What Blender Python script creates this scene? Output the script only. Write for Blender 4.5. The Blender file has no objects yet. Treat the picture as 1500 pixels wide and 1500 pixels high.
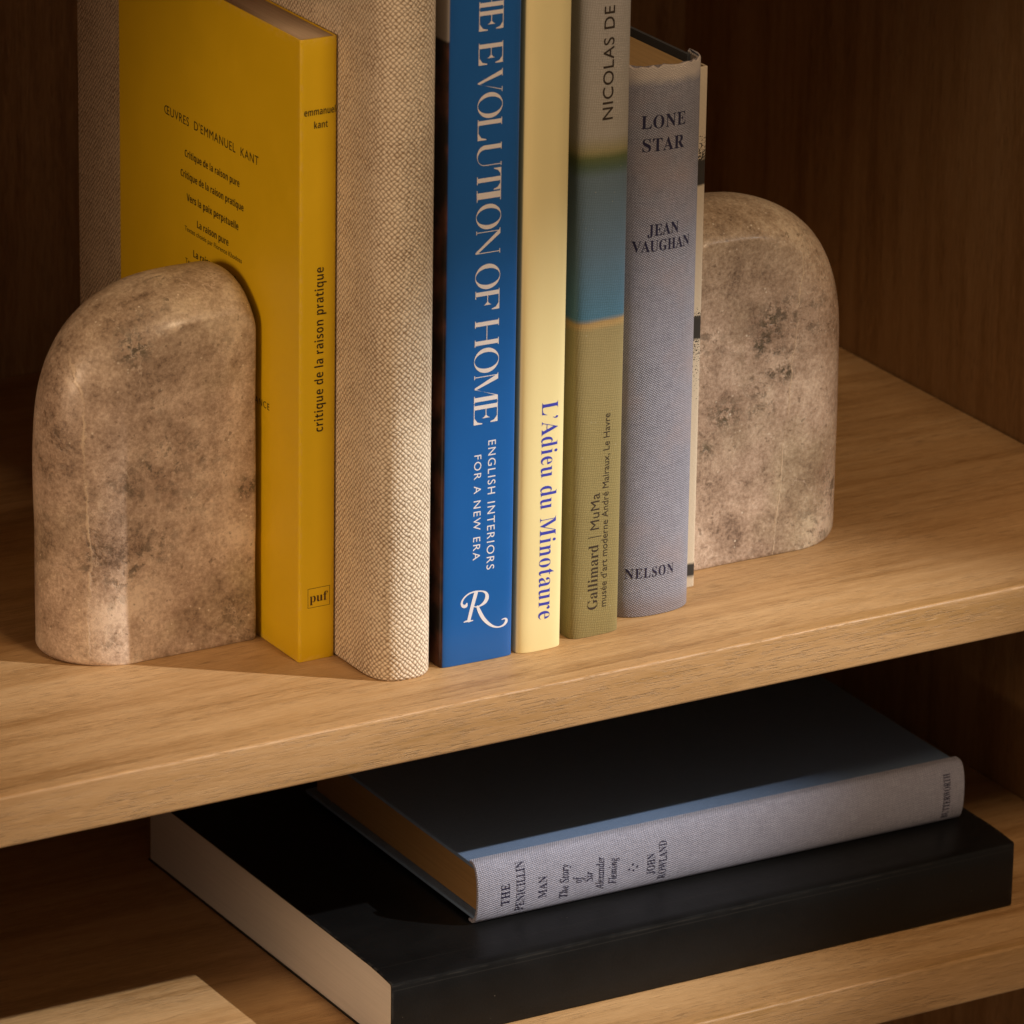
import bpy, bmesh, math, random
from mathutils import Vector, Matrix, noise
random.seed(7)
sc = bpy.context.scene
COL = sc.collection
R = math.radians

# ------------------------------------------------------------------ camera
cam = bpy.data.cameras.new("camera")
cam_o = bpy.data.objects.new("camera", cam)
COL.objects.link(cam_o)
right = Vector((0.8634, -0.5044, 0.0150)).normalized()
down = Vector((-0.1655, -0.3111, -0.9358))
down = (down - right * down.dot(right)).normalized()
fwd = right.cross(down).normalized()
m = Matrix((right, -down, -fwd)).transposed().to_4x4()
m.translation = Vector((-1.0145, -1.7124, 0.8155))
cam_o.matrix_world = m
cam.sensor_width = 36
cam.sensor_height = 36
cam.lens = 9065 / 1500 * 36
cam.clip_start = 0.05
cam.clip_end = 50
cam.dof.use_dof = True
cam.dof.focus_distance = 2.19
cam.dof.aperture_fstop = 26
sc.camera = cam_o

# ------------------------------------------------------------------ light
sc.view_settings.view_transform = 'Standard'
sc.view_settings.look = 'None'
sc.view_settings.exposure = 0
sc.view_settings.gamma = 1
world = bpy.data.worlds.new("World")
sc.world = world
world.use_nodes = True
world.node_tree.nodes["Background"].inputs[0].default_value = (1.0, 0.80, 0.62, 1)
world.node_tree.nodes["Background"].inputs[1].default_value = 0.14


def aim(o, loc, tgt):
    o.location = loc
    o.rotation_euler = (Vector(tgt) - Vector(loc)).to_track_quat('-Z', 'Y').to_euler()


KD = Vector((1.14, -0.965, 1.0)).normalized()
kl = bpy.data.lights.new("key_spot", 'SPOT')
kl.energy = 172
kl.color = (0.98, 0.97, 0.95)
kl.spot_size = R(12.6)
kl.spot_blend = 0.8
kl.shadow_soft_size = 0.008
ko = bpy.data.objects.new("key_spot", kl)
COL.objects.link(ko)
KT = Vector((0.020, -0.014, -0.036))
aim(ko, Vector((-0.0567, 0.1223, -0.1453)) + KD * 2.0, KT)


def softbox(name, w, h, watts, col, loc, tgt, spread=180):
    a = bpy.data.lights.new(name, 'AREA')
    a.shape = 'RECTANGLE'
    a.size, a.size_y, a.energy, a.color = w, h, watts, col
    a.spread = R(spread)
    o = bpy.data.objects.new(name, a)
    COL.objects.link(o)
    aim(o, loc, tgt)


softbox("front_softbox", 0.5, 0.4, 18, (1.0, 0.71, 0.44), (0.18, -1.35, 1.66), (0.0, 0.03, 0.02))
softbox("left_softbox", 0.35, 0.5, 1.7, (1.0, 0.68, 0.42), (-2.1, -0.50, 0.55), (-0.08, 0.05, 0.05), 60)

sc.cycles.use_adaptive_sampling = True
sc.cycles.max_bounces = 6
sc.cycles.use_denoising = True


# ------------------------------------------------------------------ node helpers
class NT:
    def __init__(s, name):
        s.m = bpy.data.materials.new(name)
        s.m.use_nodes = True
        s.t = s.m.node_tree
        s.b = s.t.nodes["Principled BSDF"]

    def n(s, typ, **kw):
        nd = s.t.nodes.new(typ)
        for k, v in kw.items():
            if k.startswith('i_'):
                nd.inputs[k[2:].replace('_', ' ')].default_value = v
            else:
                setattr(nd, k, v)
        return nd

    def l(s, a, b):
        s.t.links.new(a, b)

    def coords(s, kind='Object', scale=(1, 1, 1), loc=(0, 0, 0), rot=(0, 0, 0)):
        tc = s.n('ShaderNodeTexCoord')
        mp = s.n('ShaderNodeMapping')
        mp.inputs['Scale'].default_value = scale
        mp.inputs['Location'].default_value = loc
        mp.inputs['Rotation'].default_value = rot
        s.l(tc.outputs[kind], mp.inputs['Vector'])
        return mp.outputs[0]

    def noise(s, vec, scale, detail=4, rough=0.5, dist=0.0):
        nd = s.n('ShaderNodeTexNoise')
        nd.inputs['Scale'].default_value = scale
        nd.inputs['Detail'].default_value = detail
        nd.inputs['Roughness'].default_value = rough
        nd.inputs['Distortion'].default_value = dist
        if vec is not None:
            s.l(vec, nd.inputs['Vector'])
        return nd.outputs['Fac']

    def ramp(s, fac, stops, interp='LINEAR'):
        lo, hi = stops[0][0], stops[-1][0]
        if hi - lo < 0.12:           # narrow steps: widen first, a ramp is only 256 samples
            mr = s.n('ShaderNodeMapRange')
            mr.clamp = True
            mr.inputs[1].default_value, mr.inputs[2].default_value = lo, hi
            s.l(fac, mr.inputs[0])
            fac = mr.outputs[0]
            stops = [((p - lo) / (hi - lo), c) for p, c in stops]
        nd = s.n('ShaderNodeValToRGB')
        cr = nd.color_ramp
        cr.interpolation = interp
        while len(cr.elements) > 2:
            cr.elements.remove(cr.elements[-1])
        cr.elements[0].position, cr.elements[1].position = stops[0][0], stops[1][0]
        for i, (p, c) in enumerate(stops):
            e = cr.elements[i] if i < 2 else cr.elements.new(p)
            e.color = tuple(c) + (1,) if not isinstance(c, (int, float)) else (c, c, c, 1)
        s.l(fac, nd.inputs[0])
        return nd.outputs[0]

    def mix(s, fac, a, b, mode='MIX'):
        nd = s.n('ShaderNodeMix', data_type='RGBA', blend_type=mode)
        for sock, v in ((nd.inputs[0], fac), (nd.inputs[6], a), (nd.inputs[7], b)):
            if isinstance(v, (int, float)):
                sock.default_value = v
            elif isinstance(v, tuple):
                sock.default_value = v + (1,)
            else:
                s.l(v, sock)
        return nd.outputs[2]

    def math(s, op, a, b=0.0, c=None, clamp=False):
        nd = s.n('ShaderNodeMath', operation=op)
        nd.use_clamp = clamp
        for i, v in enumerate((a, b, c)):
            if v is None:
                continue
            if isinstance(v, (int, float)):
                nd.inputs[i].default_value = v
            else:
                s.l(v, nd.inputs[i])
        return nd.outputs[0]

    def sep(s, vec):
        nd = s.n('ShaderNodeSeparateXYZ')
        s.l(vec, nd.inputs[0])
        return nd.outputs

    def bump(s, h, strength, dist, prev=None):
        nd = s.n('ShaderNodeBump')
        nd.inputs['Strength'].default_value = strength
        nd.inputs['Distance'].default_value = dist
        s.l(h, nd.inputs['Height'])
        if prev is not None:
            s.l(prev, nd.inputs['Normal'])
        return nd.outputs[0]

    def done(s, col=None, rough=0.6, normal=None, spec=0.5, **kw):
        if col is not None:
            if isinstance(col, tuple):
                s.b.inputs['Base Color'].default_value = col + (1,)
            else:
                s.l(col, s.b.inputs['Base Color'])
        if isinstance(rough, (int, float)):
            s.b.inputs['Roughness'].default_value = rough
        else:
            s.l(rough, s.b.inputs['Roughness'])
        s.b.inputs['Specular IOR Level'].default_value = spec
        if normal is not None:
            s.l(normal, s.b.inputs['Normal'])
        for k, v in kw.items():
            s.b.inputs[k.replace('_', ' ')].default_value = v
        return s.m


def oak(name, grain='x', base=((0.29, 0.152, 0.054), (0.44, 0.260, 0.113), (0.53, 0.333, 0.160)), seed=0.0):
    s = NT(name)
    sq = {'x': (1, 14, 14), 'z': (14, 14, 1)}[grain]
    v = s.coords('Object', sq, (seed, seed * 1.7, seed * 0.6))
    big = s.noise(v, 3.2, 3, 0.5, 0.6)
    mid = s.noise(v, 14, 5, 0.6, 0.3)
    sf = {'x': (1.8, 26, 26), 'z': (26, 26, 1.8)}[grain]
    v2 = s.coords('Object', sf, (seed + 3, seed, 1))
    fine = s.noise(v2, 60, 4, 0.7, 0.1)
    sp = {'x': (1.8, 38, 38), 'z': (38, 38, 1.8)}[grain]
    v3 = s.coords('Object', sp, (seed + 9, seed * 2, 4))
    pore = s.noise(v3, 62, 3, 0.6, 0.0)
    gate = s.noise(v, 7, 2, 0.5, 0.8)
    f = s.math('ADD', s.math('MULTIPLY', big, 0.40), s.math('ADD', s.math('MULTIPLY', mid, 0.30), s.math('MULTIPLY', fine, 0.30)))
    col = s.ramp(f, [(0.39, base[0]), (0.50, base[1]), (0.62, base[2])])
    pm = s.ramp(pore, [(0.37, 1.0), (0.45, 0.0)])
    gm = s.ramp(gate, [(0.40, 0.25), (0.60, 1.0)])
    pf = s.mix(1.0, pm, gm, 'MULTIPLY')
    dark = tuple(c * 0.62 for c in base[0])
    col = s.mix(s.math('MULTIPLY', pf, 0.5), col, dark)
    # scattered short ray flecks
    fl_ = s.noise(s.coords('Object', {'x': (5, 30, 30), 'z': (30, 30, 5)}[grain], (2, seed, 7)), 22, 1, 0.5)
    col = s.mix(s.ramp(fl_, [(0.66, 0.0), (0.74, 0.28)]), col, tuple(min(1, c * 1.25) for c in base[2]))
    h = s.math('SUBTRACT', s.math('MULTIPLY', fine, 0.5), s.math('MULTIPLY', pf, 0.9))
    nrm = s.bump(h, 0.5, 0.00035)
    rg = s.ramp(mid, [(0.3, 0.42), (0.7, 0.56)])
    return s.done(col, rg, nrm, 0.4)


def weave(name, col_a, col_b, period, depth, rot=45, dirt=0.3, jitter=0.2, rough=0.85, gap=0.5, paint=None, big=22, zlist=None):
    """woven book cloth; UV in metres"""
    s = NT(name)
    uv = s.coords('UV')
    wob = s.n('ShaderNodeTexNoise')
    wob.inputs['Scale'].default_value = 0.35 / period
    wob.inputs['Detail'].default_value = 3
    s.l(uv, wob.inputs['Vector'])
    sub = s.n('ShaderNodeVectorMath', operation='SUBTRACT')
    s.l(wob.outputs['Color'], sub.inputs[0])
    sub.inputs[1].default_value = (0.5, 0.5, 0.5)
    scl = s.n('ShaderNodeVectorMath', operation='SCALE')
    s.l(sub.outputs[0], scl.inputs[0])
    scl.inputs['Scale'].default_value = period * jitter * 4
    add = s.n('ShaderNodeVectorMath', operation='ADD')
    s.l(uv, add.inputs[0])
    s.l(scl.outputs[0], add.inputs[1])
    mp = s.n('ShaderNodeMapping')
    mp.inputs['Rotation'].default_value = (0, 0, R(rot))
    mp.inputs['Scale'].default_value = (math.pi / period,) * 3
    s.l(add.outputs[0], mp.inputs['Vector'])
    xyz = s.sep(mp.outputs[0])
    a = s.math('ABSOLUTE', s.math('SINE', xyz[0]))
    b = s.math('ABSOLUTE', s.math('SINE', xyz[1]))
    h = s.math('POWER', s.math('MULTIPLY', a, b), 0.6)
    # slubs: threads darker or thicker than their neighbours
    th1 = s.noise(s.coords('UV', (1 / period * 0.12, 1 / period, 1)), 1.0, 3, 0.6)
    th2 = s.noise(s.coords('UV', (1 / period, 1 / period * 0.12, 1), (5, 3, 0)), 1.0, 3, 0.6)
    th = s.math('MULTIPLY', s.math('ADD', th1, th2), 0.5)
    bg = s.noise(uv, big, 3, 0.55)
    fibre = s.noise(uv, 1.3 / period, 2, 0.6)
    f = s.math('ADD', s.math('MULTIPLY', h, gap), s.math('MULTIPLY', s.math('SUBTRACT', th, 0.5), dirt * 3.2))
    f = s.math('ADD', f, s.math('MULTIPLY', s.math('SUBTRACT', bg, 0.5), dirt * 1.2))
    f = s.math('ADD', f, s.math('MULTIPLY', s.math('SUBTRACT', fibre, 0.5), dirt * 1.6), clamp=True)
    base = col_b if paint is None else paint(s, uv)
    if paint is None:
        col = s.mix(f, col_a, base)
    else:
        dk = s.mix(1.0, base, (0.72, 0.70, 0.66), 'MULTIPLY')
        col = s.mix(f, dk, base)
    if zlist:
        col = zlist(s, uv, col)
    hh = s.math('ADD', h, s.math('MULTIPLY', th, 1.2))
    nrm = s.bump(hh, 1.0, depth)
    return s.done(col, rough, nrm, 0.25, Sheen_Weight=0.08)


def plain(name, col, rough=0.5, var=0.06, bump=0.00003, spec=0.45, scale=60, coat=0.0, dust=0.0):
    s = NT(name)
    v = s.coords('Object')
    n1 = s.noise(v, scale, 4, 0.6)
    n2 = s.noise(v, scale * 18, 2, 0.5)
    c0 = tuple(c * (1 - var) for c in col)
    c1 = tuple(min(1, c * (1 + var)) for c in col)
    c = s.mix(n1, c0, c1)
    if dust:
        vd = s.n('ShaderNodeTexVoronoi')
        vd.inputs['Scale'].default_value = 210
        s.l(v, vd.inputs['Vector'])
        sp = s.ramp(vd.outputs['Distance'], [(0.035, 1.0), (0.06, 0.0)])
        g = s.ramp(s.noise(v, 40, 2), [(0.5, 0.0), (0.62, 1.0)])
        c = s.mix(s.math('MULTIPLY', s.mix(1.0, sp, g, 'MULTIPLY'), dust), c, (0.30, 0.27, 0.22))
    rg = s.ramp(n1, [(0.3, max(0.05, rough - 0.06)), (0.7, rough + 0.06)])
    return s.done(c, rg, s.bump(s.math('ADD', n2, s.math('MULTIPLY', n1, 3.0)), 0.6, bump), spec, Coat_Weight=coat, Coat_Roughness=0.25)


def pages(name, col, axis='x', dark=0.75):
    s = NT(name)
    sc_ = {'x': (1, 0.01, 0.01), 'z': (0.01, 0.01, 1)}[axis]
    v = s.coords('Object', sc_)
    f = s.noise(v, 1700, 3, 0.7)
    g = s.noise(s.coords('Object'), 45, 3)
    c = s.mix(s.ramp(f, [(0.3, 0.0), (0.7, 1.0)]), tuple(k * dark for k in col), col)
    c = s.mix(s.math('MULTIPLY', g, 0.35), c, tuple(k * 0.8 for k in col))
    return s.done(c, 0.85, s.bump(f, 0.5, 0.00015), 0.2)


def ink(name, col, rough=0.6):
    s = NT(name)
    n = s.noise(s.coords('Object'), 3000, 2)
    return s.done(s.mix(n, tuple(c * 0.85 for c in col), col), rough, None, 0.3)


def marble(name, seed, vein_x, vein_dir, pits=(), clouds=()):
    s = NT(name)
    v = s.coords('Object', (1, 1, 1), (seed, seed * 2.3, seed * 0.7))
    big = s.noise(v, 15, 5, 0.6, 0.7)
    mid = s.noise(v, 95, 7, 0.74, 0.2)
    fine = s.noise(v, 700, 4, 0.75)
    f = s.math('ADD', s.math('MULTIPLY', big, 0.44), s.math('ADD', s.math('MULTIPLY', mid, 0.29), s.math('MULTIPLY', fine, 0.27)))
    col = s.ramp(f, [(0.395, (0.16, 0.105, 0.074)), (0.455, (0.36, 0.255, 0.185)), (0.515, (0.53, 0.395, 0.300)), (0.585, (0.76, 0.61, 0.48))])
    # grey green cast in broad zones, mostly near the top and the edges
    z = s.sep(s.coords('Object'))
    gz = s.math('MULTIPLY', s.ramp(z[2], [(0.095, 0.0), (0.128, 1.0)]), 0.45)
    gn = s.ramp(s.noise(v, 22, 3, 0.6), [(0.52, 0.0), (0.70, 0.6)])
    col = s.mix(s.math('MAXIMUM', gz, gn), col, s.mix(1.0, col, (0.80, 0.87, 0.76), 'MULTIPLY'))
    # dark mineral specks gathered in clusters
    vo = s.n('ShaderNodeTexVoronoi')
    vo.inputs['Scale'].default_value = 420
    s.l(v, vo.inputs['Vector'])
    cl = s.ramp(s.noise(v, 26, 3, 0.6), [(0.50, 0.0), (0.66, 1.0)])
    sp = s.ramp(s.noise(v, 260, 3, 0.75), [(0.50, 0.0), (0.62, 1.0)])
    dk = s.mix(1.0, sp, cl, 'MULTIPLY')
    col = s.mix(s.math('MULTIPLY', dk, 0.75), col, (0.075, 0.062, 0.042))
    xz = s.n('ShaderNodeCombineXYZ')
    s.l(z[0], xz.inputs[0])
    s.l(z[2], xz.inputs[2])

    def blobs(spots, wobble):
        out = None
        wv_ = s.math('MULTIPLY', s.math('SUBTRACT', s.noise(v, 120, 4, 0.7), 0.5), wobble)
        for bx, bz, br in spots:
            ds = s.n('ShaderNodeVectorMath', operation='DISTANCE')
            s.l(xz.outputs[0], ds.inputs[0])
            ds.inputs[1].default_value = (bx, 0, bz)
            k = s.ramp(s.math('ADD', ds.outputs['Value'], wv_), [(br * 0.2, 1.0), (br, 0.0)])
            out = k if out is None else s.math('MAXIMUM', out, k)
        return out
    if clouds:
        col = s.mix(s.math('MULTIPLY', blobs(clouds, 0.016), 0.38), col, s.mix(1.0, col, (0.50, 0.40, 0.34), 'MULTIPLY'))
    if pits:
        pm_ = s.math('MULTIPLY', blobs(pits, 0.012), s.ramp(s.noise(v, 380, 3, 0.7), [(0.44, 0.0), (0.56, 1.0)]))
        col = s.mix(s.math('MULTIPLY', pm_, 0.85), col, (0.070, 0.058, 0.034))
        dk = s.math('MAXIMUM', dk, pm_)
    few = s.ramp(s.noise(v, 330, 2, 0.6), [(0.66, 0.0), (0.72, 1.0)])
    col = s.mix(s.math('MULTIPLY', few, 0.55), col, (0.10, 0.065, 0.04))
    # bright crystals
    cr = s.ramp(vo.outputs['Distance'], [(0.10, 1.0), (0.22, 0.0)])
    crg = s.ramp(s.noise(v, 150, 2), [(0.58, 0.0), (0.66, 1.0)])
    cry = s.mix(1.0, cr, crg, 'MULTIPLY')
    col = s.mix(s.math('MULTIPLY', cry, 0.8), col, (0.86, 0.76, 0.62))
    # one pale vein running down the block
    wob = s.math('MULTIPLY', s.math('SUBTRACT', s.noise(s.coords('Object', (1, 1, 1), (seed, 0, 0)), 45, 7, 0.7), 0.5), 0.009)
    d = s.math('ADD', s.math('ADD', s.math('SUBTRACT', z[0], vein_x), s.math('MULTIPLY', z[2], vein_dir)), wob)
    d = s.math('ABSOLUTE', d)
    vein = s.ramp(d, [(0.00015, 1.0), (0.00055, 0.0)])
    vb = s.ramp(s.noise(v, 60, 2), [(0.35, 0.2), (0.6, 1.0)])
    vein = s.mix(1.0, vein, vb, 'MULTIPLY')
    col = s.mix(s.math('MULTIPLY', vein, 0.75), col, (0.72, 0.56, 0.40))
    # hair-thin healed cracks
    cn = s.noise(v, 24, 5, 0.6, 0.4)
    crk = s.ramp(s.math('ABSOLUTE', s.math('SUBTRACT', cn, 0.5)), [(0.0010, 1.0), (0.0040, 0.0)])
    crk = s.mix(1.0, crk, s.ramp(s.noise(v, 40, 2), [(0.50, 0.0), (0.60, 0.6)]), 'MULTIPLY')
    col = s.mix(crk, col, (0.66, 0.53, 0.42))
    h = s.math('ADD', s.math('MULTIPLY', mid, 0.6), s.math('SUBTRACT', s.math('MULTIPLY', fine, 0.35), s.math('MULTIPLY', dk, 0.5)))
    h = s.math('ADD', h, s.math('MULTIPLY', vein, 0.5))
    nrm = s.bump(h, 0.6, 0.0006)
    rg = s.ramp(mid, [(0.35, 0.44), (0.65, 0.24)])
    m_ = s.done(col, rg, nrm, 0.5, Coat_Weight=0.14, Coat_Roughness=0.16, Subsurface_Weight=0.03, Subsurface_Scale=0.004)
    s.b.inputs['Subsurface Radius'].default_value = (1.0, 0.55, 0.3)
    return m_


# ------------------------------------------------------------------ object helpers
def link(name, mesh, mat, parent=None):
    o = bpy.data.objects.new(name, mesh)
    COL.objects.link(o)
    for mm in (mat if isinstance(mat, (list, tuple)) else [mat]):
        mesh.materials.append(mm)
    if parent is not None:
        o.parent = parent
    return o


def from_bm(name, bm, mat, parent=None, smooth=None):
    me = bpy.data.meshes.new(name)
    bmesh.ops.recalc_face_normals(bm, faces=bm.faces)
    bm.to_mesh(me)
    bm.free()
    if smooth is not None:
        for p in me.polygons:
            p.use_smooth = True
        me.set_sharp_from_angle(angle=R(smooth))
    return link(name, me, mat, parent)


def root(name, label, cat, loc, rot=(0, 0, 0), group=None):
    o = bpy.data.objects.new(name, None)
    o.empty_display_size = 0.02
    COL.objects.link(o)
    o.location = loc
    o.rotation_euler = rot
    o['label'] = label
    o['category'] = cat
    if group:
        o['group'] = group
    return o


def box(x0, x1, y0, y1, z0, z1, bev=0.0, seg=2):
    bm = bmesh.new()
    vs = [bm.verts.new((x, y, z)) for x in (x0, x1) for y in (y0, y1) for z in (z0, z1)]
    for f in ((0, 1, 3, 2), (4, 6, 7, 5), (0, 4, 5, 1), (2, 3, 7, 6), (0, 2, 6, 4), (1, 5, 7, 3)):
        bm.faces.new([vs[i] for i in f])
    if bev:
        bmesh.ops.bevel(bm, geom=list(bm.edges), offset=bev, segments=seg, profile=0.5, affect='EDGES')
    return bm


def normals2(pts):
    out = []
    n = len(pts)
    for i in range(n):
        a, b, c = Vector(pts[i - 1]), Vector(pts[i]), Vector(pts[(i + 1) % n])
        d1 = (b - a).normalized() if (b - a).length > 1e-9 else Vector((0, 0))
        d2 = (c - b).normalized() if (c - b).length > 1e-9 else d1
        n1, n2 = Vector((d1.y, -d1.x)), Vector((d2.y, -d2.x))
        nn = n1 + n2
        nn = nn / max(0.35, 1 + n1.dot(n2))
        out.append(nn)          # outward for a CCW polygon
    return out


def extrude_profile(pts, z0, z1, r=0.0003, nz=2, jag=None):
    """pts: CCW closed (x,y). Vertical extrusion with softened ends and UVs in metres."""
    nr = normals2(pts)
    n = len(pts)
    arc = [0.0]
    for i in range(n):
        arc.append(arc[-1] + (Vector(pts[(i + 1) % n]) - Vector(pts[i])).length)
    levels = []
    k = 3
    for i in range(k):
        a = (i / k) * math.pi / 2
        levels.append((z0 + r * (1 - math.sin(a)), r * (1 - math.cos(a + 0))) if False else (z0 + r * (1 - math.cos(a)), r * (1 - math.sin(a))))
    for i in range(nz + 1):
        levels.append((z0 + r + (z1 - z0 - 2 * r) * i / nz, 0.0))
    for i in range(k - 1, -1, -1):
        a = (i / k) * math.pi / 2
        levels.append((z1 - r * (1 - math.cos(a)), r * (1 - math.sin(a))))
    bm = bmesh.new()
    uvl = bm.loops.layers.uv.new("UVMap")
    rings = []
    for li, (z, ins) in enumerate(levels):
        ring = []
        for i, (p, q) in enumerate(zip(pts, nr)):
            zz = z
            if jag and li >= len(levels) - k - 1:
                zz += jag(p[0], p[1])
            ring.append(bm.verts.new((p[0] - q.x * ins, p[1] - q.y * ins, zz)))
        rings.append(ring)
    for j in range(len(rings) - 1):
        for i in range(n):
            i2 = (i + 1) % n
            f = bm.faces.new((rings[j][i], rings[j][i2], rings[j + 1][i2], rings[j + 1][i]))
            us = (arc[i], arc[i + 1], arc[i + 1], arc[i])
            for lp, u in zip(f.loops, us):
                lp[uvl].uv = (u, lp.vert.co.z)
    for ring in (rings[0], rings[-1]):
        f = bm.faces.new(ring if ring is rings[-1] else ring[::-1])
        for lp in f.loops:
            lp[uvl].uv = (lp.vert.co.x, lp.vert.co.y)
    return bm


class Spine:
    """front outline y(x) of a standing book's spine, in the book's own coordinates"""
    def __init__(s, xl, xr, yf, S, p, pr=None):
        s.xl, s.xr, s.yf, s.S, s.p = xl, xr, yf, S, p

    def y(s, x):
        c, h = (s.xl + s.xr) / 2, (s.xr - s.xl) / 2
        t = min(1.0, abs((x - c) / h))
        return s.yf + s.S * (1 - (1 - t ** s.p) ** (1 / s.p))

    def front(s, n=28):
        out = []
        for i in range(n + 1):
            a = math.pi * i / n
            x = (s.xl + s.xr) / 2 - (s.xr - s.xl) / 2 * (abs(math.cos(a)) ** 0.7) * (1 if math.cos(a) >= 0 else -1)
            out.append((x, s.y(x)))
        return out


def u_profile(sp, yb, t, n=28):
    outer = [(sp.xl, yb)] + sp.front(n) + [(sp.xr, yb)]
    ins = Spine(sp.xl + t, sp.xr - t, sp.yf + t, max(0.0004, sp.S - t * 0.3), sp.p)
    inner = [(ins.xl, yb)] + ins.front(n) + [(ins.xr, yb)]
    return outer + inner[::-1]


def block_profile(sp, yb, t, gap=0.0, n=20):
    ins = Spine(sp.xl + t, sp.xr - t, sp.yf + t + gap, max(0.0004, sp.S * 0.8), sp.p)
    return [(ins.xl, yb)] + ins.front(n) + [(ins.xr, yb)]


# ------------------------------------------------------------------ lettering
def serif(txt, up=0x1D400, lo=0x1D41A):
    return ''.join(chr(up + ord(c) - 65) if 'A' <= c <= 'Z' else chr(lo + ord(c) - 97) if 'a' <= c <= 'z' else c for c in txt)


def ital(txt):
    return serif(txt, 0x1D468, 0x1D482)


def sansb(txt):
    return serif(txt, 0x1D5D4, 0x1D5EE)


_caps = {}


def text_bm(body, off=0.0, track=1.0):
    cu = bpy.data.curves.new('tmp', 'FONT')
    cu.body = body
    cu.offset = off
    cu.space_character = track
    cu.resolution_u = 5
    ob = bpy.data.objects.new('tmp', cu)
    COL.objects.link(ob)
    dg = bpy.context.evaluated_depsgraph_get()
    me = bpy.data.meshes.new_from_object(ob.evaluated_get(dg))
    bpy.data.objects.remove(ob)
    bpy.data.curves.remove(cu)
    bm = bmesh.new()
    bm.from_mesh(me)
    bpy.data.meshes.remove(me)
    return bm


def cap_height(ref, off):
    k = (ref, round(off, 4))
    if k not in _caps:
        b = text_bm(ref, off)
        _caps[k] = max(v.co.y for v in b.verts)
        b.free()
    return _caps[k]


def place_text(dst, body, mode, a, b, L, cap, surf, ref='H', off=0.0, track=1.0, curved=True, slant=0.0):
    """mode R: reads +x, up +z; U: reads +z, up -x; D: reads -z, up +x.
    (a, b) = baseline start in spine coordinates, L = run length, cap = height of ref."""
    bm = body if isinstance(body, bmesh.types.BMesh) else text_bm(body, off, track)
    x0 = min(v.co.x for v in bm.verts)
    x1 = max(v.co.x for v in bm.verts)
    ch = cap_height(ref, off) if ref else 1.0
    for v in bm.verts:
        tx = (v.co.x - x0) / (x1 - x0) * L
        ty = v.co.y / ch * cap
        zoff = v.co.z
        tx += slant * ty
        if mode == 'R':
            p = (a + tx, b + ty)
        elif mode == 'U':
            p = (a - ty, b + tx)
        else:
            p = (a + ty, b - tx)
        v.co = (p[0], zoff, p[1])
    if curved:
        xs = [v.co.x for v in bm.verts]
        g = math.floor(min(xs) / 0.0006) * 0.0006
        while g < max(xs):
            bmesh.ops.bisect_plane(bm, geom=list(bm.verts) + list(bm.edges) + list(bm.faces), plane_co=(g, 0, 0), plane_no=(1, 0, 0), dist=1e-7)
            g += 0.0006
    for v in bm.verts:
        v.co = surf(v.co.x, v.co.z, v.co.y)
    me = bpy.data.meshes.new('t')
    bm.to_mesh(me)
    bm.free()
    dst.from_mesh(me)
    bpy.data.meshes.remove(me)


def lettering(name, dst, mat, parent):
    me = bpy.data.meshes.new(name)
    dst.to_mesh(me)
    dst.free()
    return link(name, me, mat, parent)


EPS = 0.00007


def on_spine(sp):
    return lambda x, z, o: (x, sp.y(x) - EPS - o, z)


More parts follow.
